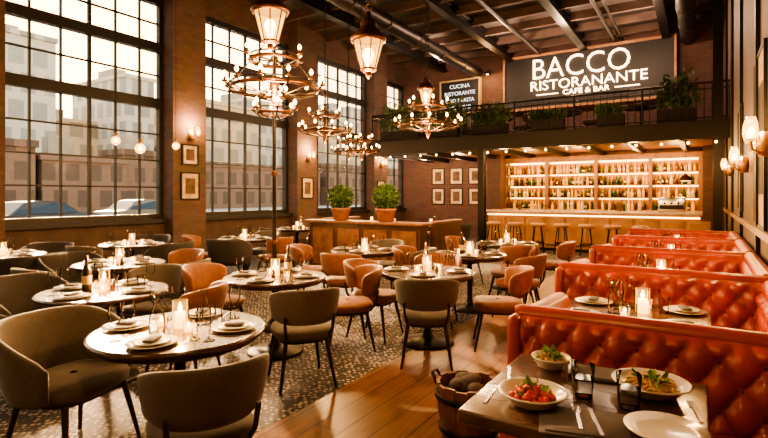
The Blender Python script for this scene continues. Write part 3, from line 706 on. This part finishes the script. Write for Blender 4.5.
# ------------------------------------------------------------------ exterior
b=MB(); b.box(-200,XL-.3,-80,260,-.3,-.12,M['asphalt']); b.obj('street_ground')
BM=[bldmat('facade_pale_haze',(.80,.74,.64),(.50,.49,.46),2.6,3.4,.5),bldmat('facade_warm_haze',(.8,.6,.40),(.5,.4,.28)),bldmat('facade_brown',(.26,.15,.10),(.15,.09,.06),2,2.4,.45)]  # bright outdoor haze put into the pale and warm facade colours
for (x,w,y0,y1,h,mi) in ((-70,14,26,31.5,21,0),(-84,8,37,44,13,1),(-76,16,44,49,20,0),(-72,12,49.5,53,9,2),(-70,15,54,66,17,1),(-75,15,68,78,20,0),(-70,20,80,98,17,1),(-74,20,100,130,23,0),(-60,8,4,14,9,2),(-68,12,14,22,12,0),(-60,12,-20,2,14,0),(-48,4,10,20,5.6,2),(-48,4,20.5,28,4.6,2),(-49,4,28.2,36,5.6,2),(-50,4,38,60,5.0,2),(-50,5,62,100,6,2)):
    b=MB(); b.box(x-w,x,y0,y1,-.12,h,BM[mi]); b.box(x-w-.2,x+.2,y0-.2,y1+.2,h,h+.6,BM[mi]); b.box(x-w*.6,x-w*.3,y0+1,y0+3,h+.6,h+2.2,M['asphalt']); b.obj('city_building')
def car(x,y,rz,paint):
    b=MB(); prof=[(-2.2,.35),(-2.25,.7),(-2.1,.85),(-1.5,.93),(-.9,1.38),(-.4,1.45),(.5,1.42),(1.15,1.0),(1.9,.88),(2.2,.7),(2.25,.35)]
    n=len(prof)
    vs=[(-(.88 if z<1 else .68),u,z) for u,z in prof]+[((.88 if z<1 else .68),u,z) for u,z in prof]
    fs=[(i,i+1,n+i+1,n+i) for i in range(n-1)]+[tuple(range(n)),tuple(reversed(range(n,2*n)))]
    b.add(vs,fs,paint)
    for s in (-1,1): 
        b.add([(s*.89,-1.35,.95),(s*.89,1.0,.98),(s*.70,.5,1.36),(s*.70,-.85,1.34)],[(0,1,2,3)],M['carg'])
        for yy in (-1.4,1.4): b.cyl((s*.72,yy,.33),(s*.91,yy,.33),.33,.33,M['tyre'],20); b.cyl((s*.9,yy,.33),(s*.93,yy,.33),.18,.18,M['steel'],12)
    b.add([(-.6,1.14,1.01),(.6,1.14,1.01),(.58,.56,1.4),(-.58,.56,1.4)],[(0,1,2,3)],M['carg'],T=Matrix.Translation((0,.02,.01)))
    b.obj('parked_car',(x,y,-.12),rz)
car(-22,9.3,.1,M['carb']); car(-25,15.5,.05,M['carw'])
# ------------------------------------------------------------------ lights
sd=Vector((-1.0,.50,0)).normalized(); el=math.radians(24)
sv=Vector((sd.x*math.cos(el),sd.y*math.cos(el),math.sin(el)))
SL=bpy.data.lights.new('sun','SUN'); SL.energy=20; SL.color=(1,.60,.28); SL.angle=math.radians(4)
o=bpy.data.objects.new('sun',SL); o.rotation_euler=sv.to_track_quat('Z','Y').to_euler(); scene.collection.objects.link(o)
w=bpy.data.worlds.new('world'); scene.world=w; w.use_nodes=True; nt=w.node_tree; nt.nodes.clear()
out=nt.nodes.new('ShaderNodeOutputWorld'); bg=nt.nodes.new('ShaderNodeBackground'); tc=nt.nodes.new('ShaderNodeTexCoord')
sp=nt.nodes.new('ShaderNodeSeparateXYZ'); nt.links.new(tc.outputs['Generated'],sp.inputs[0])
rp=nt.nodes.new('ShaderNodeValToRGB'); e=rp.color_ramp.elements
e[0].position=0; e[0].color=(1.0,.66,.30,1); e[1].position=.6; e[1].color=(.40,.52,.56,1); q=e.new(.25); q.color=(.85,.70,.46,1)
nt.links.new(sp.outputs['Z'],rp.inputs['Fac'])
dt=nt.nodes.new('ShaderNodeVectorMath'); dt.operation='DOT_PRODUCT'; g=Vector((-1.016,.538,.17)).normalized(); dt.inputs[1].default_value=g
nt.links.new(tc.outputs['Generated'],dt.inputs[0])
mr=nt.nodes.new('ShaderNodeMapRange'); mr.inputs['From Min'].default_value=.75; mr.inputs['From Max'].default_value=1; nt.links.new(dt.outputs['Value'],mr.inputs['Value'])
pw=nt.nodes.new('ShaderNodeMath'); pw.operation='POWER'; pw.inputs[1].default_value=2.5; nt.links.new(mr.outputs[0],pw.inputs[0])
mx=nt.nodes.new('ShaderNodeMixRGB'); mx.blend_type='ADD'; mx.inputs[2].default_value=(3.0,1.7,.5,1)
nt.links.new(pw.outputs[0],mx.inputs[0]); nt.links.new(rp.outputs[0],mx.inputs[1]); nt.links.new(mx.outputs[0],bg.inputs['Color'])
bg.inputs['Strength'].default_value=3.0; nt.links.new(bg.outputs[0],out.inputs[0])
# ------------------------------------------------------------------ camera
c=bpy.data.cameras.new('camera'); c.sensor_width=36; c.sensor_fit='HORIZONTAL'; c.lens=500/768*36; c.shift_y=-24/768; c.clip_end=600; c.clip_start=.05
co=bpy.data.objects.new('camera',c); co.location=(0,0,1.55); co.rotation_euler=(pi/2,0,math.radians(32.5)); scene.collection.objects.link(co); scene.camera=co
try: scene.view_settings.look='AgX - Medium High Contrast'
except Exception: pass
scene.view_settings.exposure=.45
